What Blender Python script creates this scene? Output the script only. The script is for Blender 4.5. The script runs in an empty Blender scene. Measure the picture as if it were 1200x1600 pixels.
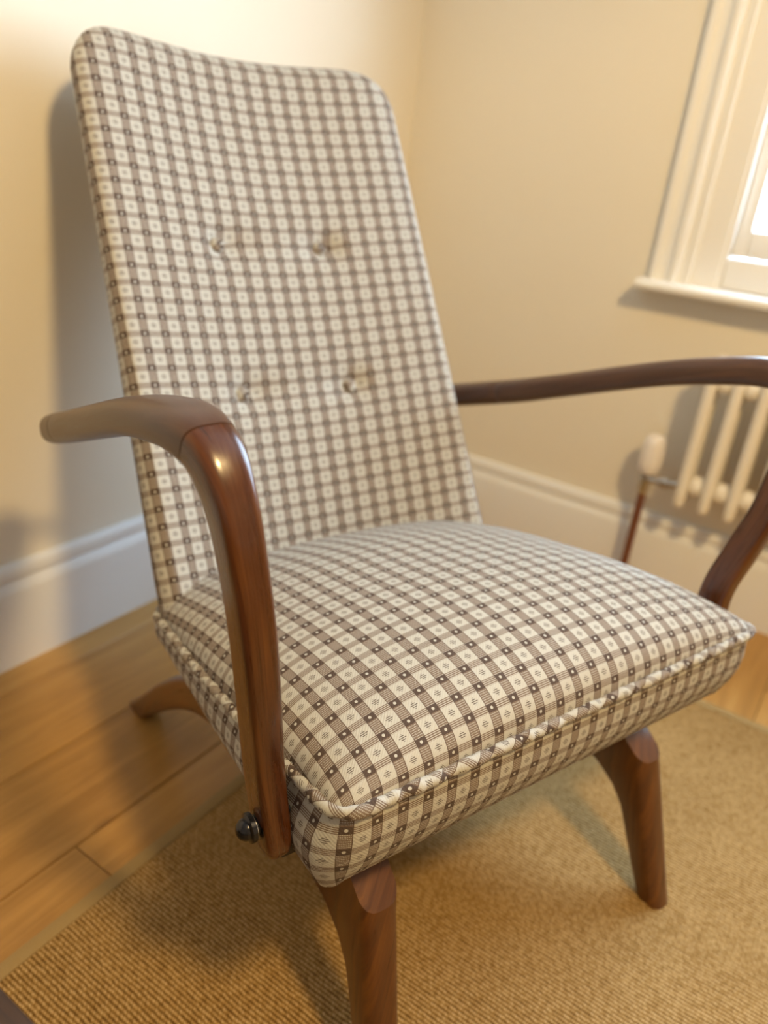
import bpy, bmesh, math, random
from mathutils import Vector, Matrix

# ------------------------------------------------------------------ units
# Lengths below are in camera-height units; S turns them into metres.
S = 0.9
random.seed(7)
scene = bpy.context.scene
COL = scene.collection

# ------------------------------------------------------------------ camera
F_PX, PITCH, ROLL, YAW = 1202.0, 0.429303, 0.109859, -0.554099
cp, sp, cy, sy = math.cos(PITCH), math.sin(PITCH), math.cos(YAW), math.sin(YAW)
fw = Vector((sy * cp, cy * cp, -sp))
r0 = Vector((cy, -sy, 0.0))
u0 = r0.cross(fw)
cr, sr = math.cos(ROLL), math.sin(ROLL)
right = cr * r0 + sr * u0
up = -sr * r0 + cr * u0
cam_data = bpy.data.cameras.new('camera')
cam = bpy.data.objects.new('camera', cam_data)
COL.objects.link(cam)
m = Matrix((right, up, -fw)).transposed().to_4x4()
m.translation = Vector((0, 0, 1.0)) * S
cam.matrix_world = m
cam_data.sensor_fit = 'VERTICAL'
cam_data.sensor_height = 36.0
cam_data.sensor_width = 27.0
cam_data.lens = F_PX / 1600.0 * 36.0
cam_data.clip_start = 0.02
cam_data.dof.use_dof = True
cam_data.dof.focus_distance = 0.75 * S
cam_data.dof.aperture_fstop = 2.8
scene.camera = cam

# ------------------------------------------------------------------ world, lights, exposure
world = bpy.data.worlds.new('overcast_sky')
scene.world = world
world.use_nodes = True
bg = world.node_tree.nodes['Background']
bg.inputs['Color'].default_value = (0.62, 0.77, 1.0, 1)
bg.inputs['Strength'].default_value = 20.0

portal = bpy.data.lights.new('window_portal', 'AREA')
portal.shape = 'RECTANGLE'
portal.size, portal.size_y = 1.20 * S, 1.40 * S
portal.cycles.is_portal = True
po = bpy.data.objects.new('window_portal', portal)
po.location = Vector((0.19, 2.14, 1.55)) * S
po.rotation_euler = (math.radians(-90), 0, 0)
COL.objects.link(po)

# unseen warm ceiling lamp; spot cone shaped to keep its light off the ceiling
lamp = bpy.data.lights.new('ceiling_lamp_light', 'SPOT')
lamp.spot_size = math.radians(165)
lamp.spot_blend = 0.35
lamp.energy = 136
lamp.color = (1.0, 0.69, 0.30)
lamp.shadow_soft_size = 0.11
lo = bpy.data.objects.new('ceiling_lamp_light', lamp)
lo.location = Vector((0.75, 0.20, 2.30)) * S
COL.objects.link(lo)

vs = scene.view_settings
vs.view_transform = 'Standard'
vs.look = 'None'
vs.exposure = 0.0
vs.gamma = 1.0
vs.use_curve_mapping = False

# ------------------------------------------------------------------ node helpers
class N:
    """A scalar socket with arithmetic that builds Math nodes."""
    def __init__(self, nt, s): self.nt, self.s = nt, s
    def _op(self, op, *o, clamp=False):
        n = self.nt.nodes.new('ShaderNodeMath'); n.operation = op; n.use_clamp = clamp
        for i, v in enumerate((self,) + o):
            if isinstance(v, N): self.nt.links.new(v.s, n.inputs[i])
            else: n.inputs[i].default_value = v
        return N(self.nt, n.outputs[0])
    def __add__(s, o): return s._op('ADD', o)
    def __sub__(s, o): return s._op('SUBTRACT', o)
    def __mul__(s, o): return s._op('MULTIPLY', o)
    def __truediv__(s, o): return s._op('DIVIDE', o)
    def lt(s, o): return s._op('LESS_THAN', o)
    def gt(s, o): return s._op('GREATER_THAN', o)
    def frac(s): return s._op('FRACT')
    def abs(s): return s._op('ABSOLUTE')
    def max(s, o): return s._op('MAXIMUM', o)
    def min(s, o): return s._op('MINIMUM', o)
    def inv(s): return (s * -1.0) + 1.0
    def sin(s): return s._op('SINE')
    def clamp(s): return s._op('ADD', 0.0, clamp=True)

def mat(name, color=(0.8, 0.8, 0.8), rough=0.5, coat=0.0, metal=0.0, spec=0.5):
    m = bpy.data.materials.new(name); m.use_nodes = True
    b = m.node_tree.nodes['Principled BSDF']
    b.inputs['Base Color'].default_value = (*color, 1)
    b.inputs['Roughness'].default_value = rough
    b.inputs['Metallic'].default_value = metal
    b.inputs['Coat Weight'].default_value = coat
    b.inputs['Coat Roughness'].default_value = 0.12
    b.inputs['Specular IOR Level'].default_value = spec
    return m, m.node_tree, b

def link(nt, a, b): nt.links.new(a.s if isinstance(a, N) else a, b)

def noise(nt, vec, scale, detail=4.0, rough=0.5, dist=0.0, out='Fac'):
    n = nt.nodes.new('ShaderNodeTexNoise')
    n.inputs['Scale'].default_value = scale; n.inputs['Detail'].default_value = detail
    n.inputs['Roughness'].default_value = rough; n.inputs['Distortion'].default_value = dist
    if vec is not None: nt.links.new(vec, n.inputs['Vector'])
    return N(nt, n.outputs[out])

def coord(nt, kind='Object', scale=(1, 1, 1), add=None):
    t = nt.nodes.new('ShaderNodeTexCoord')
    mp = nt.nodes.new('ShaderNodeMapping')
    mp.inputs['Scale'].default_value = scale
    nt.links.new(t.outputs[kind], mp.inputs['Vector'])
    if add is not None: nt.links.new(add, mp.inputs['Location'])
    return mp.outputs['Vector']

def ramp(nt, fac, stops):
    n = nt.nodes.new('ShaderNodeValToRGB')
    el = n.color_ramp.elements
    while len(el) < len(stops): el.new(0.5)
    for e, (p, c) in zip(el, stops): e.position = p; e.color = (*c, 1)
    link(nt, fac, n.inputs['Fac'])
    return n.outputs['Color']

def mix(nt, fac, a, b):
    n = nt.nodes.new('ShaderNodeMix'); n.data_type = 'RGBA'
    if isinstance(fac, N): nt.links.new(fac.s, n.inputs[0])
    else: n.inputs[0].default_value = fac
    for v, i in ((a, 6), (b, 7)):
        if isinstance(v, tuple): n.inputs[i].default_value = (*v, 1)
        else: nt.links.new(v, n.inputs[i])
    return n.outputs[2]

def bump(nt, bsdf, h, strength, dist):
    n = nt.nodes.new('ShaderNodeBump')
    n.inputs['Strength'].default_value = strength; n.inputs['Distance'].default_value = dist
    link(nt, h, n.inputs['Height'])
    nt.links.new(n.outputs['Normal'], bsdf.inputs['Normal'])

# ------------------------------------------------------------------ materials
def make_fabric(name, rot=0.0, offs=(0.0, 0.0)):
    m, nt, b = mat(name, rough=0.85, spec=0.2)
    t = nt.nodes.new('ShaderNodeTexCoord')
    mp = nt.nodes.new('ShaderNodeMapping'); mp.vector_type = 'POINT'
    mp.inputs['Rotation'].default_value = (0, 0, rot)
    mp.inputs['Location'].default_value = (*offs, 0)
    nt.links.new(t.outputs['UV'], mp.inputs['Vector'])
    sep = nt.nodes.new('ShaderNodeSeparateXYZ'); nt.links.new(mp.outputs['Vector'], sep.inputs[0])
    U, V = N(nt, sep.outputs[0]), N(nt, sep.outputs[1])
    x = (U * (1 / 0.034) + 100.0).frac()
    y = (V * (1 / 0.026) + 100.0).frac()
    bx, by = 0.41, 0.34
    inx, iny = x.lt(bx), y.lt(by)
    dark = inx * iny
    barv = inx * iny.inv()          # between dark squares along the length
    barh = inx.inv() * iny          # between dark squares across
    light = inx.inv() * iny.inv()
    # white dot in the dark square
    dx, dy = (x - bx / 2) * (1 / 0.055), (y - by / 2) * (1 / 0.070)
    dot = (dx * dx + dy * dy).lt(1.0)
    # hatching
    hl = ((y - by) * (7.0 / (1 - by))).frac().lt(0.60)
    vl = (x * (9.0 / bx)).frac().lt(0.42)
    edge = (x.lt(0.03)).max((x - bx + 0.025).gt(0.0))
    hatch = (hl.max(vl)).max(edge)
    lines = ((y * (4.0 / by)) + 0.1).frac().lt(0.58)
    fine = ((x - bx) * (13.0 / (1 - bx))).frac().lt(0.25)
    lines = lines.max(fine * 0.45)
    # little leaf of strokes in the pale square
    mx, my = x - (bx + 1.0) / 2, y - (by + 1.0) / 2
    amy = my.abs()
    sl = ((my + 0.5) * (1 / 0.085) + 0.37).frac().lt(0.45)
    prof = (amy.inv() - 0.80) * 0.75           # half length shrinks away from centre
    motif = sl * (mx.abs()).lt(prof) * amy.lt(0.17) * 0.88
    # twill weave
    tw = ((U * 1500.0 + V * 1500.0)).sin() * 0.5 + 0.5
    nz = noise(nt, mp.outputs['Vector'], 900.0, 2.0)
    bars = (barv * hatch * 0.92 + barh * lines * 0.95).clamp()
    deep = (dark * dot.inv() + light * motif + dark * nz * -0.12 + barv * edge * 0.45).clamp()
    brown = (bars * 0.6 + deep).clamp()
    c = mix(nt, tw * light * 0.16, (0.51, 0.50, 0.455), (0.35, 0.325, 0.27))
    c = mix(nt, bars, c, (0.150, 0.096, 0.066))
    c = mix(nt, deep, c, (0.046, 0.021, 0.014))
    c = mix(nt, nz * 0.10, c, (0.25, 0.20, 0.15))
    nt.links.new(c, b.inputs['Base Color'])
    b.inputs['Sheen Weight'].default_value = 0.04
    b.inputs['Sheen Roughness'].default_value = 0.5
    weave = tw * 0.5 + nz * 0.6 - brown * 0.3
    bump(nt, b, weave, 0.35, 0.0006)
    return m

FABRIC = make_fabric('checked_fabric')
FABRIC_BIAS = make_fabric('checked_fabric_bias', rot=0.8)

def make_wood(name, dark, mid, light, rough, coat, scale=(1, 1, 1), bump_s=0.08):
    m, nt, b = mat(name, rough=rough, coat=coat)
    v = coord(nt, 'UV', (4.0 * scale[0], 60.0 * scale[1], 1))
    g = noise(nt, v, 1.6, 6.0, 0.6, 0.6)
    v2 = coord(nt, 'UV', (10.0, 260.0, 1))
    f = noise(nt, v2, 2.0, 3.0, 0.6)
    k = g * 0.75 + f * 0.25
    c = ramp(nt, k, [(0.28, dark), (0.5, mid), (0.72, light)])
    nt.links.new(c, b.inputs['Base Color'])
    link(nt, (k * 0.25) + (rough - 0.1), b.inputs['Roughness'])
    bump(nt, b, f, bump_s, 0.0006)
    return m
POST_WOOD = make_wood('polished_brown_wood', (0.026, 0.007, 0.002), (0.074, 0.021, 0.004), (0.150, 0.048, 0.008), 0.26, 0.35)
REST_WOOD = make_wood('worn_brown_wood', (0.042, 0.017, 0.009), (0.074, 0.032, 0.017), (0.108, 0.052, 0.027), 0.38, 0.15)
LEG_WOOD = make_wood('leg_brown_wood', (0.036, 0.010, 0.002), (0.100, 0.030, 0.004), (0.185, 0.065, 0.009), 0.28, 0.35)
TABLE_WOOD = make_wood('dark_table_wood', (0.020, 0.010, 0.006), (0.045, 0.022, 0.012), (0.070, 0.034, 0.015), 0.55, 0.0)

def make_wall(name, col):
    m, nt, b = mat(name, col, 0.75, spec=0.25)
    v = coord(nt, 'Object')
    n1 = noise(nt, v, 2.5, 3.0)
    c = mix(nt, n1 * 0.12, col, tuple(x * 0.93 for x in col))
    nt.links.new(c, b.inputs['Base Color'])
    bump(nt, b, noise(nt, v, 220.0, 2.0), 0.06, 0.002)
    return m
FAR_WALL = make_wall('low_bounce_beige', (0.52, 0.47, 0.40))  # made-up darker tone for the unseen walls, weakens the warm bounced light
WALL = make_wall('cream_wall_paint', (0.80, 0.75, 0.645))
CEIL = make_wall('white_ceiling_paint', (0.85, 0.83, 0.78))
def make_gloss(name, col, rough):
    m, nt, b = mat(name, col, rough)
    v = coord(nt, 'Object')
    bump(nt, b, noise(nt, v, 60.0, 2.0), 0.04, 0.001)
    return m
TRIM = make_gloss('white_satin_paint', (0.80, 0.81, 0.82), 0.32)
SASH = make_gloss('white_window_paint', (0.84, 0.83, 0.80), 0.3)
RADW = make_gloss('white_radiator_enamel', (0.82, 0.77, 0.68), 0.3)
PLASTIC = make_gloss('white_valve_plastic', (0.85, 0.80, 0.76), 0.4)
COPPER = make_gloss('brown_painted_pipe', (0.16, 0.055, 0.03), 0.35)
STEEL, _, _ = mat('dark_bolt_metal', (0.045, 0.045, 0.05), 0.22, metal=0.9)
CHROME, _, _ = mat('chrome_metal', (0.55, 0.53, 0.50), 0.15, metal=1.0)
BLACK, _, _ = mat('black_painted_steel', (0.010, 0.012, 0.016), 0.35)

def make_floor():
    m, nt, b = mat('oiled_oak', rough=0.36)
    oi = nt.nodes.new('ShaderNodeObjectInfo')
    rnd = N(nt, oi.outputs['Random'])
    comb = nt.nodes.new('ShaderNodeCombineXYZ')
    link(nt, rnd * 37.0, comb.inputs[0]); link(nt, rnd * 91.0, comb.inputs[1])
    v = coord(nt, 'Object', (14.0, 1.3, 1.0), comb.outputs[0])
    g = noise(nt, v, 2.2, 6.0, 0.6, 0.9)
    v2 = coord(nt, 'Object', (160.0, 5.0, 1.0), comb.outputs[0])
    f = noise(nt, v2, 1.5, 3.0, 0.65)
    v3 = coord(nt, 'Object', (1.0, 0.6, 1.0), comb.outputs[0])
    vo = nt.nodes.new('ShaderNodeTexVoronoi'); vo.inputs['Scale'].default_value = 4.2
    nt.links.new(v3, vo.inputs['Vector'])
    knot = ((N(nt, vo.outputs['Distance']) * -14.0) + 1.0).clamp()
    k = g * 0.7 + f * 0.3 + (rnd - 0.5) * 0.26
    c = ramp(nt, k, [(0.25, (0.32, 0.165, 0.040)), (0.5, (0.46, 0.25, 0.068)), (0.75, (0.56, 0.34, 0.115))])
    c = mix(nt, knot * 0.8, c, (0.08, 0.035, 0.014))
    nt.links.new(c, b.inputs['Base Color'])
    link(nt, f * 0.2 + 0.30, b.inputs['Roughness'])
    bump(nt, b, f, 0.12, 0.001)
    return m
OAK = make_floor()
GAP, _, _ = mat('dark_floor_gap', (0.05, 0.028, 0.012), 0.8)

def make_sisal():
    m, nt, b = mat('sisal_weave', rough=0.8, spec=0.25)
    t = nt.nodes.new('ShaderNodeTexCoord')
    wob = noise(nt, t.outputs['Object'], 9.0, 2.0, out='Color')
    add = nt.nodes.new('ShaderNodeVectorMath'); add.operation = 'MULTIPLY_ADD'
    nt.links.new(wob.s, add.inputs[0]); add.inputs[1].default_value = (0.006, 0.006, 0); nt.links.new(t.outputs['Object'], add.inputs[2])
    sep = nt.nodes.new('ShaderNodeSeparateXYZ'); nt.links.new(add.outputs[0], sep.inputs[0])
    X, Y = N(nt, sep.outputs[0]), N(nt, sep.outputs[1])
    PY, PX = 0.0060 * S, 0.0056 * S
    ridge = (Y * (2 * math.pi / PY)).sin() * 0.5 + 0.5
    row = (Y * (1 / PY) + 0.25)._op('FLOOR')
    cmb = nt.nodes.new('ShaderNodeCombineXYZ')
    link(nt, X * (1 / PX) + row * 0.37 + Y * (0.6 / PY), cmb.inputs[0]); link(nt, Y * (1 / PY), cmb.inputs[1])
    vo = nt.nodes.new('ShaderNodeTexVoronoi'); vo.inputs['Scale'].default_value = 1.0; vo.inputs['Randomness'].default_value = 0.5
    nt.links.new(cmb.outputs[0], vo.inputs['Vector'])
    loop = (N(nt, vo.outputs['Distance']) * -1.25 + 1.0).clamp()
    fib = noise(nt, coord(nt, 'Object', (260, 420, 1)), 1.6, 4.0, 0.7)
    spot = noise(nt, t.outputs['Object'], 7.0, 4.0)
    h = ridge * 0.38 + loop * 0.62
    k = h * 0.80 + fib * 0.32 + spot * 0.16 - 0.12
    c = ramp(nt, k, [(0.18, (0.15, 0.072, 0.014)), (0.5, (0.42, 0.25, 0.078)), (0.86, (0.70, 0.49, 0.245))])
    nt.links.new(c, b.inputs['Base Color'])
    bump(nt, b, h + fib * 0.5, 0.8, 0.003)
    return m
SISAL = make_sisal()
def make_binding():
    m, nt, b = mat('rug_cotton_binding', (0.40, 0.30, 0.175), 0.8, spec=0.2)
    f = noise(nt, coord(nt, 'Object', (300, 300, 1)), 2.0, 2.0)
    nt.links.new(mix(nt, f, (0.27, 0.18, 0.075), (0.42, 0.30, 0.14)), b.inputs['Base Color'])
    bump(nt, b, f, 0.3, 0.001)
    return m
BINDING = make_binding()

def make_glass():
    m = bpy.data.materials.new('window_glass'); m.use_nodes = True
    nt = m.node_tree; nt.nodes.clear()
    o = nt.nodes.new('ShaderNodeOutputMaterial')
    tr = nt.nodes.new('ShaderNodeBsdfTransparent'); tr.inputs[0].default_value = (0.93, 0.98, 0.98, 1)
    gl = nt.nodes.new('ShaderNodeBsdfGlossy'); gl.inputs['Roughness'].default_value = 0.02
    mx = nt.nodes.new('ShaderNodeMixShader')
    mx.inputs[0].default_value = 0.05
    nt.links.new(tr.outputs[0], mx.inputs[1]); nt.links.new(gl.outputs[0], mx.inputs[2])
    nt.links.new(mx.outputs[0], o.inputs[0])
    return m
GLASS = make_glass()

# ------------------------------------------------------------------ mesh helpers
def mesh_obj(name, verts, faces, material, parent=None, uvs=None, smooth=True, sharp=None):
    me = bpy.data.meshes.new(name)
    me.from_pydata([tuple(c * S for c in v) for v in verts], [], faces)
    if uvs is not None:
        uv = me.uv_layers.new(name='UVMap')
        for l in me.loops:
            uv.data[l.index].uv = uvs[l.vertex_index]
    me.validate()
    bm = bmesh.new(); bm.from_mesh(me)
    bmesh.ops.recalc_face_normals(bm, faces=bm.faces)
    bm.to_mesh(me); bm.free()
    for p in me.polygons: p.use_smooth = smooth
    if smooth and sharp: me.set_sharp_from_angle(angle=math.radians(sharp))
    me.materials.append(material)
    o = bpy.data.objects.new(name, me); COL.objects.link(o)
    if parent: o.parent = parent
    return o

def tag(o, label=None, cat=None, kind=None, group=None):
    if label: o['label'] = label
    if cat: o['category'] = cat
    if kind: o['kind'] = kind
    if group: o['group'] = group
    return o

def empty(name, loc, rz=0.0):
    o = bpy.data.objects.new(name, None); COL.objects.link(o)
    o.location = Vector(loc) * S; o.rotation_euler = (0, 0, rz)
    o.empty_display_size = 0.1
    return o

def box_data(x0, x1, y0, y1, z0, z1, bev=0.0, seg=2):
    bm = bmesh.new()
    bmesh.ops.create_cube(bm, size=1.0)
    for v in bm.verts:
        v.co = Vector(((x0 + x1) / 2 + v.co.x * (x1 - x0), (y0 + y1) / 2 + v.co.y * (y1 - y0), (z0 + z1) / 2 + v.co.z * (z1 - z0)))
    if bev: bmesh.ops.bevel(bm, geom=bm.edges[:], offset=bev, segments=seg, affect='EDGES', profile=0.5)
    vs_ = [tuple(v.co) for v in bm.verts]
    bm.verts.index_update()
    fs = [[v.index for v in f.verts] for f in bm.faces]
    bm.free()
    return vs_, fs

def box(name, x0, x1, y0, y1, z0, z1, material, parent=None, bev=0.0, seg=2):
    v, f = box_data(x0, x1, y0, y1, z0, z1, bev, seg)
    return mesh_obj(name, v, f, material, parent, uvs=[(p[0] + p[2], p[1] + p[2] * 0.3) for p in v], smooth=bool(bev), sharp=40)

def extrude_profile(name, prof, path_fn, material, parent=None, sharp=30):
    """prof: list of (t, h); path_fn(t, h, end) -> xyz for end 0/1."""
    n = len(prof); v = []
    for e in (0, 1): v += [path_fn(t, h, e) for t, h in prof]
    f = [[i, (i + 1) % n, n + (i + 1) % n, n + i] for i in range(n)]
    f += [list(range(n))[::-1], list(range(n, 2 * n))]
    return mesh_obj(name, v, f, material, parent, smooth=True, sharp=sharp)

def catmull(pts, per=12):
    out = []
    P = [pts[0]] + list(pts) + [pts[-1]]
    for i in range(1, len(P) - 2):
        p0, p1, p2, p3 = P[i - 1], P[i], P[i + 1], P[i + 2]
        for k in range(per):
            t = k / per
            out.append(tuple(0.5 * (2 * b + (c - a) * t + (2 * a - 5 * b + 4 * c - d) * t * t + (3 * b - a - 3 * c + d) * t ** 3)
                             for a, b, c, d in zip(p0, p1, p2, p3)))
    out.append(tuple(pts[-1]))
    return out

def spow(c, e): return math.copysign(abs(c) ** e, c)

def sweep_data(rows, ns=40, cap0=0.0, cap1=0.0):
    """rows: (x,y,z, depth, width, exponent) along a path; width lies along the +y side axis.
    cap0/cap1: length over which an end rounds off (0 = flat)."""
    pts = [Vector(r[:3]) for r in rows]
    L = [0.0]
    for a, b_ in zip(pts, pts[1:]): L.append(L[-1] + (b_ - a).length)
    T = L[-1]
    v, uv = [], []
    for i, r in enumerate(rows):
        t = (pts[min(i + 1, len(pts) - 1)] - pts[max(i - 1, 0)]).normalized()
        B = Vector((0, 1, 0)); B = (B - t * B.dot(t)).normalized()
        Nn = B.cross(t)
        k = 1.0
        if cap0 and L[i] < cap0: k = math.sqrt(max(0.0, 1 - (1 - L[i] / cap0) ** 2.2))
        if cap1 and T - L[i] < cap1: k = min(k, math.sqrt(max(0.0, 1 - (1 - (T - L[i]) / cap1) ** 2.2)))
        k = max(k, 0.06)
        per = 0.0; prev = None
        for j in range(ns):
            a = 2 * math.pi * j / ns
            p = pts[i] + Nn * (spow(math.cos(a), 2 / r[5]) * r[3] / 2 * k) + B * (spow(math.sin(a), 2 / r[5]) * r[4] / 2 * k)
            if prev is not None: per += (p - prev).length
            prev = p
            v.append(tuple(p)); uv.append((L[i], min(per, abs(0.3 - per))))
    f = []
    for i in range(len(rows) - 1):
        for j in range(ns):
            f.append([i * ns + j, i * ns + (j + 1) % ns, (i + 1) * ns + (j + 1) % ns, (i + 1) * ns + j])
    f.append(list(range(ns))[::-1]); f.append([(len(rows) - 1) * ns + j for j in range(ns)])
    return v, f, uv

def sweep(name, rows, material, parent, ns=40, cap0=0.0, cap1=0.0, sharp=50):
    v, f, uv = sweep_data(rows, ns, cap0, cap1)
    return mesh_obj(name, v, f, material, parent, uvs=uv, smooth=True, sharp=sharp)

def lathe(name, prof, axis_o, axis, material, parent=None, ns=28, sharp=35):
    """prof: (radius, distance along axis)."""
    ax = Vector(axis).normalized()
    e1 = ax.orthogonal().normalized(); e2 = ax.cross(e1)
    o = Vector(axis_o); v = []
    for r, h in prof:
        for j in range(ns):
            a = 2 * math.pi * j / ns
            v.append(tuple(o + ax * h + (e1 * math.cos(a) + e2 * math.sin(a)) * max(r, 1e-4)))
    f = []
    for i in range(len(prof) - 1):
        for j in range(ns):
            f.append([i * ns + j, i * ns + (j + 1) % ns, (i + 1) * ns + (j + 1) % ns, (i + 1) * ns + j])
    f.append(list(range(ns))[::-1]); f.append([(len(prof) - 1) * ns + j for j in range(ns)])
    return mesh_obj(name, v, f, material, parent, uvs=[(p[2], p[0] + p[1]) for p in v], smooth=True, sharp=sharp)

# ------------------------------------------------------------------ the room
XL, YB, XR, YF, ZC = -1.278, 1.992, 2.70, -2.40, 2.70
W = 0.25
# floor and its oak planks
floor = tag(box('floor', XL - W, XR + W, YF - W, YB + W, -0.10, -0.020, GAP), 'pale oiled oak plank floor', kind='structure')
PW = 0.198
plank_lengths = (1.25, 1.55, 1.85)
plank_meshes = {}
def plank_mesh(w, l):
    key = (round(w, 4), round(l, 4))
    if key not in plank_meshes:
        v, f = box_data(-w / 2 + 0.0007, w / 2 - 0.0007, -l / 2 + 0.0007, l / 2 - 0.0007, -0.020, 0.0, 0.0012, 1)
        o = mesh_obj('plank', v, f, OAK, smooth=False)
        plank_meshes[key] = o.data
        bpy.data.objects.remove(o)
    return plank_meshes[key]
x = 0.0
while x > XL: x -= PW
cols = []
while x < XR:
    a, b_ = max(x, XL), min(x + PW, XR)
    if b_ - a > 0.004: cols.append((a, b_))
    x += PW
for i, (a, b_) in enumerate(cols):
    joints = [YF]
    if abs(a + 0.792) < 0.01: joints += [-1.1, 0.495]
    elif abs(a + 0.99) < 0.01: joints += [-0.6, 1.15]
    else: joints += [YF + random.uniform(0.5, 1.3)]
    while joints[-1] < YB - 0.05:
        joints.append(min(YB, joints[-1] + random.choice(plank_lengths)))
        if YB - joints[-1] < 0.15: joints[-1] = YB
    for y0, y1 in zip(joints, joints[1:]):
        o = bpy.data.objects.new('plank', plank_mesh(b_ - a, y1 - y0)); COL.objects.link(o)
        o.location = Vector(((a + b_) / 2, (y0 + y1) / 2, 0)) * S
        o.parent = floor

wl = tag(box('wall_left', XL - W, XL, YF - W, YB + W, -0.02, ZC, WALL), 'cream painted wall behind the armchair', kind='structure')
tag(box('wall_right', XR, XR + W, YF - W, YB + W, -0.02, ZC, FAR_WALL), 'unseen wall opposite the armchair, beige darkened to cut bounced light', kind='structure')
tag(box('wall_front', XL, XR, YF - W, YF, -0.02, ZC, FAR_WALL), 'unseen wall behind the viewer, beige darkened to cut bounced light', kind='structure')
tag(box('ceiling', XL - W, XR + W, YF - W, YB + W, ZC, ZC + 0.1, CEIL), 'white ceiling', kind='structure')
# back wall with the window opening
WX0, WX1, WZ0, WZ1 = -0.390, 0.800, 0.800, 2.300
v, f = [], []
for (x0, x1, z0, z1) in ((XL, WX0, -0.02, ZC), (WX1, XR, -0.02, ZC), (WX0, WX1, -0.02, WZ0), (WX0, WX1, WZ1, ZC)):
    bv, bf = box_data(x0, x1, YB, YB + W, z0, z1)
    f += [[i + len(v) for i in q] for q in bf]; v += bv
tag(mesh_obj('wall_back', v, f, WALL, smooth=False), 'cream painted wall with the window and radiator', kind='structure')

# baseboards
def bb_prof():
    p = [(0, 0), (0.024, 0), (0.024, 0.160), (0.0225, 0.166), (0.018, 0.173), (0.0145, 0.180), (0.0125, 0.183), (0.0125, 0.187), (0.0170, 0.190)]
    for k in range(7):
        a = math.pi / 2 * k / 6
        p.append((0.006 + 0.011 * math.cos(a), 0.195 + 0.022 * math.sin(a)))
    p.append((0, 0.217))
    return p
tag(extrude_profile('baseboard_left', bb_prof(), lambda t, h, e: (XL + t, (YF, YB)[e], h), TRIM), 'tall white moulded baseboard along the left wall', kind='structure')
tag(extrude_profile('baseboard_back', bb_prof(), lambda t, h, e: ((XL + 0.024, XR)[e], YB - t, h), TRIM), 'tall white moulded baseboard under the window', kind='structure')
tag(extrude_profile('baseboard_right', bb_prof(), lambda t, h, e: (XR - t, (YF, YB)[e], h), TRIM), 'tall white moulded baseboard along the right wall', kind='structure')

# ------------------------------------------------------------------ window
win = tag(empty('window_1', (0.19, YB, 0.80)), 'white wooden sash window with moulded frame and sill', kind='structure')
def wp(o):  # parent while keeping the place
    o.parent = win; o.matrix_parent_inverse = Matrix.Translation(-win.location); return o
AW = 0.155
arch = [(0, 0), (0, 0.020), (0.005, 0.026), (0.016, 0.026), (0.022, 0.021), (0.026, 0.018), (0.040, 0.018), (0.045, 0.024), (0.053, 0.030), (0.063, 0.030), (0.070, 0.024),
        (0.075, 0.018), (0.080, 0.017), (0.084, 0.020), (0.093, 0.020), (0.097, 0.015), (0.098, 0.008), (0.153, 0.008), (0.155, 0.006), (0.155, 0.0)]
wp(extrude_profile('architrave', arch, lambda t, h, e: (WX0 - AW + t, YB - h, (0.79, WZ1 + AW - t)[e]), SASH))
wp(extrude_profile('architrave', arch, lambda t, h, e: (WX1 + AW - t, YB - h, (0.79, WZ1 + AW - t)[e]), SASH))
wp(extrude_profile('architrave', arch, lambda t, h, e: ((WX0 - AW + t, WX1 + AW - t)[e], YB - h, WZ1 + AW - t), SASH))
# linings
wp(box('window_lining', WX0, WX0 + 0.010, YB - 0.004, YB + W, 0.80, WZ1, SASH))
wp(box('window_lining', WX1 - 0.010, WX1, YB - 0.004, YB + W, 0.80, WZ1, SASH))
wp(box('window_lining', WX0, WX1, YB - 0.004, YB + W, WZ1 - 0.016, WZ1, SASH))
# sill board
def sill():
    p = [(0.24, 0.775), (-0.058, 0.775), (-0.066, 0.779), (-0.069, 0.787), (-0.066, 0.796), (-0.058, 0.800), (0.24, 0.800)]
    return extrude_profile('window_sill', p, lambda t, h, e: ((-0.560, 0.94)[e], YB + t, h), SASH, sharp=60)
wp(sill())
wp(box('sash_stop', WX0 + 0.010, WX1 - 0.010, YB + 0.000, YB + 0.022, 0.80, 0.868, SASH, bev=0.004))
# sashes
def sash(name, y0, z0, z1, bottom):
    st = 0.032; x0, x1 = WX0 + 0.0105, WX1 - 0.0105
    e = wp(box(name, x0, x0 + st, y0, y0 + 0.036, z0, z1, SASH, bev=0.004)); kids = []
    def k(o): o.parent = e; kids.append(o)
    k(box('stile', x1 - st, x1, y0, y0 + 0.036, z0, z1, SASH, bev=0.004))
    k(box('rail', x0 + st, x1 - st, y0, y0 + 0.036, z0, z0 + bottom, SASH, bev=0.004))
    k(box('rail', x0 + st, x1 - st, y0, y0 + 0.036, z1 - 0.036, z1, SASH, bev=0.004))
    xm = (x0 + x1) / 2
    k(box('glazing_bar', xm - 0.012, xm + 0.012, y0, y0 + 0.036, z0 + bottom, z1 - 0.036, SASH, bev=0.004))
    k(box('pane', x0 + st, xm - 0.012, y0 + 0.016, y0 + 0.020, z0 + bottom, z1 - 0.036, GLASS))
    k(box('pane', xm + 0.012, x1 - st, y0 + 0.016, y0 + 0.020, z0 + bottom, z1 - 0.036, GLASS))
sash('sash', YB + 0.024, 0.872, 1.560, 0.060)
sash('sash', YB + 0.064, 1.524, WZ1 - 0.016, 0.036)
# the stone sill outside
wp(box('outer_sill', WX0, WX1, YB + 0.062, YB + 0.36, 0.800, 0.868, CEIL))

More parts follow.
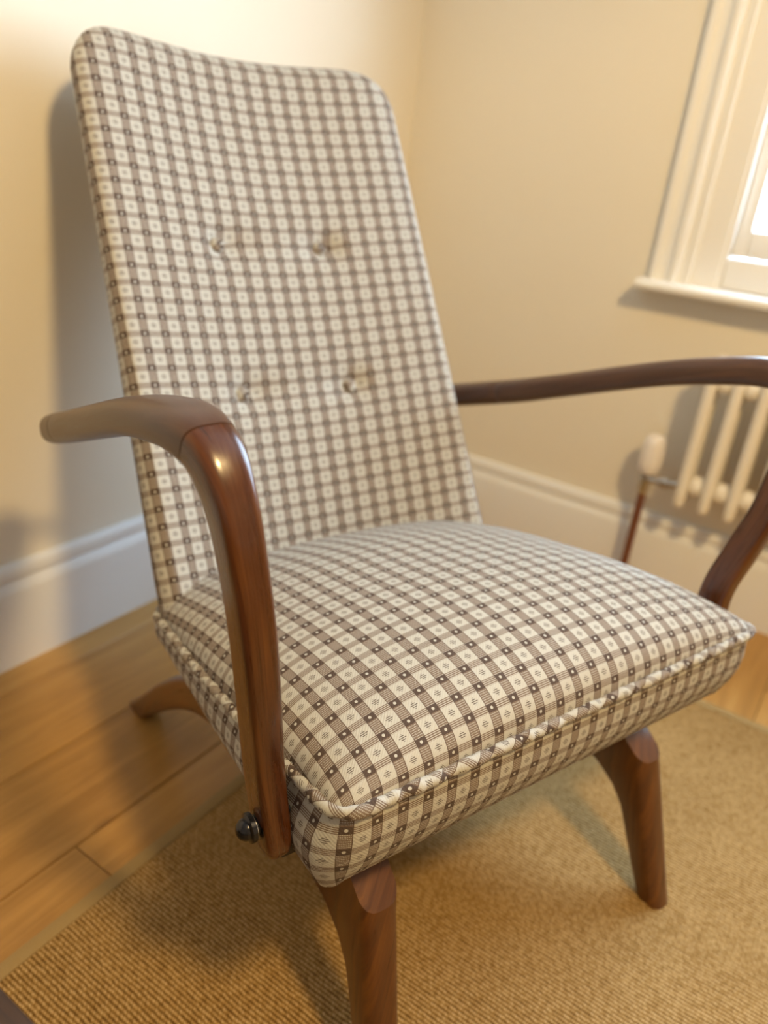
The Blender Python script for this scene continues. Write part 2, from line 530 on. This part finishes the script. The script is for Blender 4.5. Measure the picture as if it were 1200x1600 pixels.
# ------------------------------------------------------------------ rug
rug = tag(empty('sisal_rug', (0.55, 0.0, 0.0)), 'golden brown woven sisal rug under the armchair', 'rug')
RX0, RX1, RY0, RY1, RB = -0.703, 1.90, -1.60, 1.555, 0.022
def rug_part(name, x0, x1, y0, y1, z1, m_, bev):
    o = box(name, x0 - 0.55, x1 - 0.55, y0, y1, 0.0005, z1, m_, rug, bev=bev)
    return o
rug_part('weave', RX0 + RB, RX1 - RB, RY0 + RB, RY1 - RB, 0.0080, SISAL, 0.001)
rug_part('binding', RX0, RX0 + RB, RY0, RY1, 0.0095, BINDING, 0.003)
rug_part('binding', RX1 - RB, RX1, RY0, RY1, 0.0095, BINDING, 0.003)
rug_part('binding', RX0 + RB, RX1 - RB, RY1 - RB, RY1, 0.0095, BINDING, 0.003)
rug_part('binding', RX0 + RB, RX1 - RB, RY0, RY0 + RB, 0.0095, BINDING, 0.003)

# ------------------------------------------------------------------ armchair (local x = forward, y = towards the window side)
chair = tag(empty('armchair', (-0.128, 0.735, 0.0), math.radians(-20.8)),
            'brown and cream checked high-back armchair with curved wooden arms', 'armchair')

# ---- seat
A0, A1 = -0.030, -0.600          # front and rear of the seat
RC = 0.026
def zp(a):                        # height of the piped edge
    d = (A0 - a)
    return 0.461 - 0.200 * d + 0.06 * max(0.0, d - 0.30) ** 2
def seat_w(a):
    d = A0 - a
    w = 0.338 - 0.026 * d / 0.55 + 0.006 * math.sin(min(1, d / 0.5) * math.pi)
    if d < RC: w -= RC - math.sqrt(max(0, RC * RC - (RC - d) ** 2))
    e = a - A1
    if e < 0.05: w -= 0.05 - math.sqrt(max(0, 0.05 ** 2 - (0.05 - e) ** 2))
    return w
def crown(a, s):
    d = A0 - a
    ga = math.sqrt(max(0, 1 - max(0.0, 1 - d / 0.26) ** 2)) ** 0.85
    if d > 0.36: ga *= 1 - 0.40 * min(1, (d - 0.36) / 0.21) ** 1.6
    e = a - A1
    if e < 0.04: ga *= math.sqrt(max(0, 1 - (1 - e / 0.04) ** 2))
    gb = math.sqrt(max(0, 1 - abs(s) ** 2.1)) ** 0.85
    return 0.104 * ga * gb
rows_a = [A0 - 0.57 * t for t in ([0.5 * RC / 0.57 * (1 - math.cos(math.pi / 2 * k / 8)) * 2 for k in range(8)] + [RC / 0.57 + (1 - RC / 0.57 - 0.09) * k / 60 for k in range(61)] + [0.91 + 0.09 * math.sin(math.pi / 2 * k / 8) for k in range(1, 9)])]
NU = 72
cols_s = [math.sin(math.pi / 2 * (2 * k / NU - 1)) for k in range(NU + 1)]
v, uv, f = [], [], []
rowlen = 0.0
for i, a in enumerate(rows_a):
    w = seat_w(a)
    pts = [Vector((a, s * w, zp(a) + crown(a, s))) for s in cols_s]
    if i: rowlen += (Vector((a, 0, zp(a) + crown(a, 0))) - Vector((rows_a[i - 1], 0, zp(rows_a[i - 1]) + crown(rows_a[i - 1], 0)))).length
    acc = [0.0]
    for p, q in zip(pts, pts[1:]): acc.append(acc[-1] + (q - p).length)
    mid = acc[NU // 2]
    for p, l in zip(pts, acc):
        v.append(tuple(p)); uv.append(((l - mid) * 1.12, -rowlen))
n = NU + 1
for i in range(len(rows_a) - 1):
    for j in range(NU):
        f.append([i * n + j, i * n + j + 1, (i + 1) * n + j + 1, (i + 1) * n + j])
seat = mesh_obj('seat', v, f, FABRIC, chair, uvs=uv)
tag(seat, 'domed checked fabric seat top')
# outline of the piped edge: rear-left -> front-left -> front-right -> rear-right
edge = [(a, -seat_w(a)) for a in rows_a[::-1]]
w0 = seat_w(rows_a[0])
edge += [(rows_a[0], -w0 + 2 * w0 * k / 40) for k in range(1, 40)]
edge += [(a, seat_w(a)) for a in rows_a]
def border_drop(a): return 0.114 - 0.071 * min(1.0, (A0 - a) / 0.50)
v, uv, f = [], [], []
per_mid = sum(math.hypot(q[0] - p[0], q[1] - p[1]) for p, q in zip(edge, edge[1:])) / 2
lvl = [0, 0.12, 0.3, 0.5, 0.7, 0.88, 0.97, 1.0]
per = 0.0
for i, (a, b_) in enumerate(edge):
    if i: per += math.hypot(a - edge[i - 1][0], b_ - edge[i - 1][1])
    # outward direction
    p0, p1 = edge[max(0, i - 1)], edge[min(len(edge) - 1, i + 1)]
    tx, ty = p1[0] - p0[0], p1[1] - p0[1]; tl = math.hypot(tx, ty) or 1
    nx, ny = -ty / tl, tx / tl
    if nx * (a + 0.3) + ny * b_ < 0: nx, ny = -nx, -ny
    h = border_drop(a)
    for t in lvl:
        off = (0.008 + 0.010 * (1 - max(0.0, nx)) ** 2 * max(0.0, 1 - (A0 - a) / 0.28)) * math.sin(t * math.pi) - (0.004 + 0.016 * max(0.0, nx)) * t * t - (0.006 if t == 1.0 else 0)
        v.append((a + nx * off, b_ + ny * off, zp(a) - 0.002 - h * t))
        uv.append(((per - per_mid) * 1.12, -h * t * 1.0 - 0.003))
m_ = len(lvl)
for i in range(len(edge) - 1):
    for j in range(m_ - 1):
        f.append([i * m_ + j, i * m_ + j + 1, (i + 1) * m_ + j + 1, (i + 1) * m_ + j])
f.append([i * m_ + m_ - 1 for i in range(len(edge))])
f.append([(len(edge) - 1) * m_ + j for j in range(m_)] + [j for j in range(m_)][::-1])
tag(mesh_obj('seat_border', v, f, FABRIC, chair, uvs=uv), 'checked fabric border band of the seat')

# piping: a bias-cut cord
def piping():
    R, ns = 0.0064, 12
    pts = []
    for k, (a, b_) in enumerate(edge):
        pts.append(Vector((a, b_, zp(a) + 0.001)))
    pts = pts[2:-2]
    # resample evenly
    out, L = [pts[0]], 0.0
    for p, q in zip(pts, pts[1:]):
        d = (q - p).length
        while L + d >= 0.0035:
            t = (0.0035 - L) / d; p = p.lerp(q, t); d = (q - p).length; out.append(p.copy()); L = 0.0
        L += d
    v, uv, f = [], [], []
    rr = random.Random(3); jit = 0.0
    for i, p in enumerate(out):
        t = (out[min(i + 1, len(out) - 1)] - out[max(i - 1, 0)]).normalized()
        o_ = Vector((t.y, -t.x, 0)).normalized()
        if o_.x * (p.x + 0.3) + o_.y * p.y < 0: o_ = -o_
        z_ = Vector((0, 0, 1))
        jit = 0.85 * jit + rr.uniform(-0.0007, 0.0007)
        ri = R * (1 + 0.09 * math.sin(i * 0.9 + 1.5 * math.sin(i * 0.11)) + 0.07 * math.sin(i * 0.37))
        c = p + o_ * (0.003 + jit) + z_ * jit
        for j in range(ns):
            a = 2 * math.pi * j / ns
            v.append(tuple(c + (o_ * math.cos(a) + z_ * math.sin(a)) * ri)); uv.append((i * 0.0035, (j if j <= ns / 2 else ns - j) * 2 * math.pi * R / ns))
    for i in range(len(out) - 1):
        for j in range(ns):
            f.append([i * ns + j, i * ns + (j + 1) % ns, (i + 1) * ns + (j + 1) % ns, (i + 1) * ns + j])
    f.append(list(range(ns))[::-1]); f.append([(len(out) - 1) * ns + j for j in range(ns)])
    return mesh_obj('piping', v, f, FABRIC_BIAS, seat, uvs=uv)
piping()

# ---- backrest
TH = math.radians(31.0)
Td, Nd = Vector((-math.sin(TH), 0, math.cos(TH))), Vector((math.cos(TH), 0, math.sin(TH)))
B0 = Vector((-0.535, 0, 0.430))            # on the side front edge line
S_LO, S_HI = -0.105, 0.872
THK = 0.105
BUTTONS = [(0.519, -0.097), (0.519, 0.097), (0.272, -0.101), (0.272, 0.101)]
def back_w(s): return 0.312 - 0.020 * (s + 0.05) / 0.86
def concave(s): return 0.088 - 0.030 * max(0, min(1, s / 0.80))
RT = 0.098
def back_pt(s, j, nj, tuft=True):
    th = 2 * math.pi * j / nj
    w, thk = back_w(s), THK
    e = S_HI - s
    if e < RT: w -= RT - math.sqrt(max(0, RT * RT - (RT - e) ** 2))
    re = 0.052
    kt = math.sqrt(max(0.0, 1 - (1 - e / re) ** 2)) if e < re else 1.0
    e2 = s - S_LO
    if e2 < 0.04: kt = min(kt, 0.35 + 0.65 * math.sqrt(max(0.0, 1 - (1 - e2 / 0.04) ** 2))); w -= 0.05 * (1 - e2 / 0.04) ** 2
    c, sn = math.cos(th), math.sin(th)
    bx = w * spow(sn, 2 / 5.0)
    if c < 0: bx *= 1 - (0.06 + 0.16 * max(0, s)) * spow(-c, 0.7)
    dy = thk / 2 * kt * spow(c, 2 / 3.2)      # front at +, rear at -
    q = min(1.0, abs(bx) / 0.29)
    off = -concave(s) * (1 - q ** 1.9)
    d = dy - thk / 2 + off
    if c > 0:
        d += 0.012 * math.cos(min(1, abs(bx) / 0.25) * math.pi / 2) * math.sin(max(0, min(1, s / 0.75)) * math.pi)
        for bs, bb in BUTTONS if tuft else ():
            r2 = ((s - bs) ** 2 + (bx - bb) ** 2)
            d -= 0.019 * math.exp(-r2 / 0.024 ** 2)
    return B0 + Td * s + Nd * d + Vector((0, bx + 0.014 * max(0.0, s) / 0.8, 0))
ss = [S_LO + 0.04 * (k / 8) ** 1.5 for k in range(8)] + [S_LO + 0.04 + (S_HI - S_LO - 0.04 - RT) * k / 110 for k in range(110)] + [S_HI - RT + RT * math.sin(math.pi / 2 * k / 24) for k in range(25)]
NJ = 200
# angular samples denser across the faces
v, uv, f = [], [], []
ref = []
for i, s in enumerate(ss):
    pts = [back_pt(min(s, S_HI - 1e-5), j, NJ) for j in range(NJ)]
    L = [0.0] * NJ
    flat = [back_pt(min(s, S_HI - 1e-5), j, NJ, False) for j in range(NJ)]
    for j in range(1, NJ // 2 + 1): L[j] = L[j - 1] + (flat[j] - flat[j - 1]).length
    for j in range(1, NJ // 2): L[-j] = L[-j + 1 if j > 1 else 0] - (flat[-j] - flat[-j + 1 if j > 1 else 0]).length
    for j in range(NJ):
        v.append(tuple(pts[j])); uv.append((L[j] + 0.004, s + 0.004))
for i in range(len(ss) - 1):
    for j in range(NJ):
        f.append([i * NJ + j, i * NJ + (j + 1) % NJ, (i + 1) * NJ + (j + 1) % NJ, (i + 1) * NJ + j])
f.append(list(range(NJ))[::-1]); f.append([(len(ss) - 1) * NJ + j for j in range(NJ)])
back = mesh_obj('backrest', v, f, FABRIC, chair, uvs=uv)
tag(back, 'tall curved checked backrest with four buttons')
for bs, bb in BUTTONS:
    hit = min((back_pt(bs, j, 400) for j in list(range(0, 100)) + list(range(300, 400))), key=lambda p: abs(p.y - bb))
    c = hit + Nd * 0.001
    lathe('button', [(0.0105, 0.0), (0.0125, 0.004), (0.0118, 0.0075), (0.009, 0.0105), (0.005, 0.012), (0.0, 0.0125)], c, Nd, FABRIC_BIAS, back, ns=20)

# ---- arms
left_pts = [(-0.101, -0.362, 0.360), (-0.117, -0.370, 0.463), (-0.110, -0.382, 0.550), (-0.106, -0.392, 0.626), (-0.112, -0.399, 0.687), (-0.121, -0.406, 0.740),
            (-0.143, -0.410, 0.775), (-0.178, -0.412, 0.785), (-0.232, -0.410, 0.777), (-0.336, -0.405, 0.748), (-0.500, -0.395, 0.688), (-0.660, -0.387, 0.628), (-0.775, -0.380, 0.586)]
right_pts = [(-0.100, 0.358, 0.360), (-0.115, 0.370, 0.463), (-0.104, 0.382, 0.540), (-0.092, 0.392, 0.606), (-0.088, 0.400, 0.680), (-0.092, 0.407, 0.735),
             (-0.114, 0.411, 0.775), (-0.152, 0.412, 0.786), (-0.240, 0.408, 0.766), (-0.340, 0.404, 0.733), (-0.500, 0.395, 0.671), (-0.614, 0.390, 0.628), (-0.840, 0.372, 0.552)]
#        depth, width, exponent
arm_sec = [(0.040, 0.029, 4.5), (0.042, 0.031, 4.8), (0.042, 0.032, 4.8), (0.041, 0.033, 4.6), (0.041, 0.034, 4.4), (0.041, 0.037, 4.0),
           (0.041, 0.044, 3.4), (0.041, 0.053, 3.0), (0.040, 0.062, 2.8), (0.039, 0.066, 2.8), (0.041, 0.067, 2.8), (0.044, 0.066, 2.7), (0.046, 0.062, 2.6)]
def arm(pts, side):
    PER = 12
    rows = catmull([tuple(p) + s_ for p, s_ in zip(pts, arm_sec)], PER)
    kj = int(6.45 * PER); kt = int(11.1 * PER)
    def shrink(r, k): return r[:3] + (r[3] * k, r[4] * k, r[5])
    post_rows = rows[:kj + 1]; rest_rows = rows[kj:kt + 1]; tip_rows = rows[kt:]
    # fine rows near the rounded bottom of the post
    head = []
    for k in range(10):
        t = (k / 10) ** 2
        head.append(tuple(a + (c - a) * t for a, c in zip(rows[0], rows[4])))
    post_rows = head + rows[4:kj + 1]
    def seam(rs, first, last):
        rs = list(rs)
        def nudge(i, jn):
            a, b_ = rs[i], rs[jn]
            return tuple(p + (q - p) * 0.18 for p, q in zip(a, b_))
        if first: rs = [shrink(rs[0], 0.955), nudge(0, 1)] + rs[1:]
        if last: rs = rs[:-1] + [nudge(-1, -2), shrink(rs[-1], 0.955)]
        return rs
    tail = []
    a, c = tip_rows[-5], tip_rows[-1]
    for k in range(1, 13):
        t = 1 - (1 - k / 12) ** 2
        tail.append(tuple(p + (q - p) * t for p, q in zip(a, c)))
    tip_rows = tip_rows[:-4] + tail
    post = sweep('arm_post', seam(post_rows, False, True), POST_WOOD, chair, cap0=0.026)
    rest = sweep('armrest', seam(rest_rows, True, True), REST_WOOD, chair)
    tip = sweep('armrest_tip', seam(tip_rows, True, False), REST_WOOD, rest, cap1=0.022)
    tag(post, 'polished reddish brown wooden arm post'); tag(rest, 'worn greyish brown wooden armrest')
    # mounting hardware
    y0 = side * 0.3785
    kn = [(0.0, 0.0), (0.017, 0.0), (0.017, 0.004), (0.0125, 0.0045), (0.0125, 0.009), (0.0175, 0.0095), (0.0175, 0.015), (0.013, 0.017), (0.0125, 0.021), (0.009, 0.026), (0.004, 0.0285), (0.0, 0.029)]
    bolt = lathe('bolt_knob', [(r_ * 0.85, h_ * 0.85) for r_, h_ in kn], (-0.109, y0 - side * 0.002, 0.402), (0, side, 0), STEEL, post)
    lathe('washer', [(0.0, 0.0), (0.0145, 0.0), (0.0145, 0.0025), (0.0, 0.0025)], (-0.109, y0 + side * 0.0055, 0.402), (0, side, 0), CHROME, bolt)
    lathe('spacer', [(0.0, -0.02), (0.012, -0.02), (0.012, 0.03), (0.0, 0.03)], (-0.115, side * 0.325, 0.40), (0, side, 0), STEEL, chair)
    ya, yb = sorted((side * 0.335, side * 0.356))
    box('mounting_plate', -0.140, -0.098, ya, yb, 0.352, 0.418, BLACK, chair, bev=0.003)
    lathe('arm_bolt', [(0.0, 0.0), (0.008, 0.0), (0.008, 0.13), (0.0, 0.13)], (-0.760, side * 0.24, 0.592), (0, side, 0), STEEL, chair)
arm(left_pts, -1)
arm(right_pts, 1)

# ---- legs
def front_leg(side):
    ZF = 0.0085
    rear = [(-0.024, ZF), (-0.049, 0.060), (-0.074, 0.118), (-0.087, 0.146), (-0.108, 0.170), (-0.140, 0.188), (-0.185, 0.198), (-0.235, 0.213), (-0.33, 0.236)]
    poly = [(0.014, ZF), (-0.004, 0.0635), (-0.022, 0.1185), (-0.040, 0.1735), (-0.058, 0.228), (-0.080, 0.295), (-0.33, 0.318)] + rear[::-1]
    n = len(poly)
    nrm = []
    for k in range(n):
        (x0, z0), (x1, z1) = poly[k - 1], poly[(k + 1) % n]
        l = math.hypot(x1 - x0, z1 - z0); nrm.append(((z1 - z0) / l, -(x1 - x0) / l))
    if sum(poly[k - 1][0] * poly[k][1] - poly[k][0] * poly[k - 1][1] for k in range(n)) < 0: nrm = [(-a, -b_) for a, b_ in nrm]
    T = [-1, -0.93, -0.8, -0.55, -0.28, 0, 0.28, 0.55, 0.8, 0.93, 1]
    v, f, uv = [], [], []
    for t in T:
        q = abs(t)
        for k, (x_, z_) in enumerate(poly):
            ins = 0.0055 if q == 1 else (0.0022 if q > 0.9 else (0.0004 if q > 0.7 else 0))
            if k < 6: ins += 0.009 * q ** 3.6       # rounded front
            if z_ <= ZF: nn = (math.copysign(1.0, nrm[k][0]), 0.0)
            else: nn = nrm[k]
            px, pz = x_ - nn[0] * ins, z_ - nn[1] * ins
            v.append((px, side * (0.258 - 0.070 * z_) + t * (0.0195 + 0.022 * z_), pz))
            uv.append((z_ - 0.3 * x_, x_ + t * 0.02))
    for i in range(len(T) - 1):
        for k in range(n):
            f.append([i * n + k, i * n + (k + 1) % n, (i + 1) * n + (k + 1) % n, (i + 1) * n + k])
    f.append(list(range(n))[::-1]); f.append([(len(T) - 1) * n + k for k in range(n)])
    o = mesh_obj('leg', v, f, LEG_WOOD, chair, uvs=uv)
    bm = bmesh.new(); bm.from_mesh(o.data)
    bmesh.ops.triangulate(bm, faces=[q for q in bm.faces if len(q.verts) > 4])
    bmesh.ops.bisect_plane(bm, geom=bm.verts[:] + bm.edges[:] + bm.faces[:], plane_co=Vector((-0.056, 0, 0.238)) * S, plane_no=(0.578, 0, 0.816), clear_outer=True)
    bmesh.ops.holes_fill(bm, edges=[e for e in bm.edges if e.is_boundary])
    bmesh.ops.recalc_face_normals(bm, faces=bm.faces)
    for e in bm.edges:
        if len(e.link_faces) == 2 and e.calc_face_angle(0) > math.radians(32): e.smooth = False
    bm.to_mesh(o.data); bm.free()
    for p in o.data.polygons: p.use_smooth = True
    if side > 0: lathe('leg_screw', [(0.0, 0.0), (0.006, 0.0), (0.005, 0.002), (0.0, 0.0025)], (-0.105, side * 0.2466 - 0.024, 0.205), (0, -1, 0), CHROME, o, ns=14)
    return o
def rear_leg(side):
    path = [(-0.800, 0.000, 0.034), (-0.725, 0.068, 0.042), (-0.655, 0.132, 0.050), (-0.565, 0.200, 0.060), (-0.450, 0.250, 0.072), (-0.310, 0.278, 0.080)]
    rows = catmull([(x_, side * 0.262 if z_ < 0.1 else side * (0.262 - 0.075 * (z_ - 0.1)), z_, d_, 0.044, 4.5) for x_, z_, d_ in path], 10)
    rows = [(rows[0][0] - 0.03, rows[0][1], -0.020) + rows[0][3:]] + rows
    v, f, uv = sweep_data(rows, 36)
    o = mesh_obj('leg', v, f, LEG_WOOD, chair, uvs=uv)
    bm = bmesh.new(); bm.from_mesh(o.data)
    bmesh.ops.bisect_plane(bm, geom=bm.verts[:] + bm.edges[:] + bm.faces[:], plane_co=(0, 0, 0.0005 * S), plane_no=(0, 0, -1), clear_outer=True)
    bmesh.ops.holes_fill(bm, edges=[e for e in bm.edges if e.is_boundary])
    bmesh.ops.recalc_face_normals(bm, faces=bm.faces)
    for e in bm.edges:
        if len(e.link_faces) == 2 and e.calc_face_angle(0) > math.radians(35): e.smooth = False
    bm.to_mesh(o.data); bm.free()
    for p in o.data.polygons: p.use_smooth = True
    return o
for sd in (-1, 1):
    front_leg(sd); rear_leg(sd)
for x_ in (-0.22, -0.46):
    box('cross_rail', x_ - 0.03, x_ + 0.03, -0.25, 0.25, 0.265, 0.315, LEG_WOOD, chair, bev=0.004)

# ------------------------------------------------------------------ radiator
rad = tag(empty('radiator', (0.19, 1.905, 0.0)), 'white column radiator on the wall under the window', 'radiator')
def rp(o):
    o.parent = rad; o.matrix_parent_inverse = Matrix.Translation(-rad.location); return o
RZ0, RZ1 = 0.292, 0.668
RY = (1.875, 1.925)
def section_data():
    """Two upright oval tubes joined top and bottom, centred on x = 0."""
    v, f = [], []
    ns = 16
    def add(rows):
        dv, df, _ = sweep_data(rows, ns, 0.018, 0.018)
        f.extend([[i + len(v) for i in q] for q in df]); v.extend(dv)
    for yy in RY:
        zs = [RZ0, RZ0 + 0.004, RZ0 + 0.010, RZ0 + 0.018, RZ0 + 0.05, (RZ0 + RZ1) / 2, RZ1 - 0.05, RZ1 - 0.018, RZ1 - 0.010, RZ1 - 0.004, RZ1]
        add([(0, yy, z, 0.028, 0.032, 2.2) for z in zs])
    for zz in (RZ0 + 0.045, RZ1 - 0.045):
        dv, df = box_data(-0.012, 0.012, RY[0], RY[1], zz - 0.03, zz + 0.03, 0.008, 2)
        f.extend([[i + len(v) for i in q] for q in df]); v.extend(dv)
    return v, f
sv, sf = section_data()
base_sec = mesh_obj('section', sv, sf, RADW, None)
sec_mesh = base_sec.data; bpy.data.objects.remove(base_sec)
hub_o = lathe('hub', [(0.0, 0.0), (0.020, 0.0), (0.026, 0.006), (0.026, 0.026), (0.020, 0.032), (0.0, 0.032)], (0, 0, 0), (1, 0, 0), RADW, ns=18)
hub_mesh = hub_o.data; bpy.data.objects.remove(hub_o)
for k in range(17):
    xx = -0.318 + 0.0590 * k
    o = bpy.data.objects.new('section', sec_mesh); COL.objects.link(o); o.location = (xx * S, 0, 0); rp(o)
    for zz in (RZ0 + 0.060, RZ1 - 0.060):
        h = bpy.data.objects.new('hub', hub_mesh); COL.objects.link(h)
        h.parent = o; h.location = Vector((0.0132, 1.895, zz)) * S
# wall brackets
for xx in (-0.10, 0.45):
    rp(box('wall_bracket', xx - 0.012, xx + 0.012, 1.925, YB - 0.002, 0.58, 0.61, RADW, bev=0.002))
# valve, tail and pipe
VX, VY = -0.416, 1.915
valve = rp(lathe('valve', [(0.0, 0.0), (0.012, 0.0), (0.014, 0.006), (0.014, 0.040), (0.018, 0.042), (0.018, 0.056), (0.0, 0.056)], (VX, VY, 0.288), (0, 0, 1), CHROME))
o = lathe('valve_head', [(0.0, 0.0), (0.021, 0.0), (0.025, 0.006), (0.0265, 0.030), (0.026, 0.070), (0.0245, 0.086), (0.019, 0.096), (0.010, 0.099), (0.0, 0.0995)], (VX, VY, 0.346), (0.0, 0.0, 1), PLASTIC, valve)
for k in range(10):
    a = 2 * math.pi * k / 10
    lathe('grip_rib', [(0.0, 0.0), (0.0025, 0.0), (0.003, 0.004), (0.003, 0.044), (0.0025, 0.048), (0.0, 0.048)], (VX + 0.0255 * math.cos(a), VY + 0.0255 * math.sin(a), 0.364), (0, 0, 1), PLASTIC, o, ns=8)
rp(lathe('valve_tail', [(0.0, 0.0), (0.009, 0.0), (0.009, 0.040), (0.015, 0.041), (0.015, 0.062), (0.011, 0.064), (0.011, 0.10), (0.020, 0.102), (0.020, 0.115), (0.0, 0.115)], (VX, 1.905, 0.330), (1, -0.06, 0.12), CHROME))
rp(lathe('supply_pipe', [(0.0, 0.0), (0.0105, 0.0), (0.0105, 0.29), (0.0, 0.29)], (VX, VY, 0.0), (0, 0, 1), COPPER))
rp(lathe('pipe_collar', [(0.0, 0.0), (0.022, 0.0), (0.020, 0.006), (0.011, 0.008), (0.0, 0.008)], (VX, VY, 0.0), (0, 0, 1), PLASTIC))

# ------------------------------------------------------------------ low dark table whose edge shows in the corner
tb = tag(empty('coffee_table', (-0.33, -0.114, 0.0085)), 'dark brown wooden table corner at the bottom left edge', 'table')
zb = 0.3915
o = box('table_top', -0.30, 0.30, -0.30, 0.298, zb - 0.026, zb, TABLE_WOOD, tb, bev=0.007, seg=3)
for sx in (-1, 1):
    for s_y in (-1, 1):
        rows = [(sx * 0.265, s_y * 0.262, zb - 0.026 - (zb - 0.026) * t, 0.040 - 0.012 * t, 0.040 - 0.012 * t, 5.0) for t in (0, 0.3, 0.6, 0.9, 1.0)]
        sweep('leg', rows, TABLE_WOOD, tb, ns=24)
for s_y in (-1, 1): box('apron', -0.245, 0.245, s_y * 0.262 - 0.009, s_y * 0.262 + 0.009, zb - 0.075, zb - 0.026, TABLE_WOOD, tb, bev=0.002)
for sx in (-1, 1): box('apron', sx * 0.265 - 0.009, sx * 0.265 + 0.009, -0.242, 0.242, zb - 0.075, zb - 0.026, TABLE_WOOD, tb, bev=0.002)
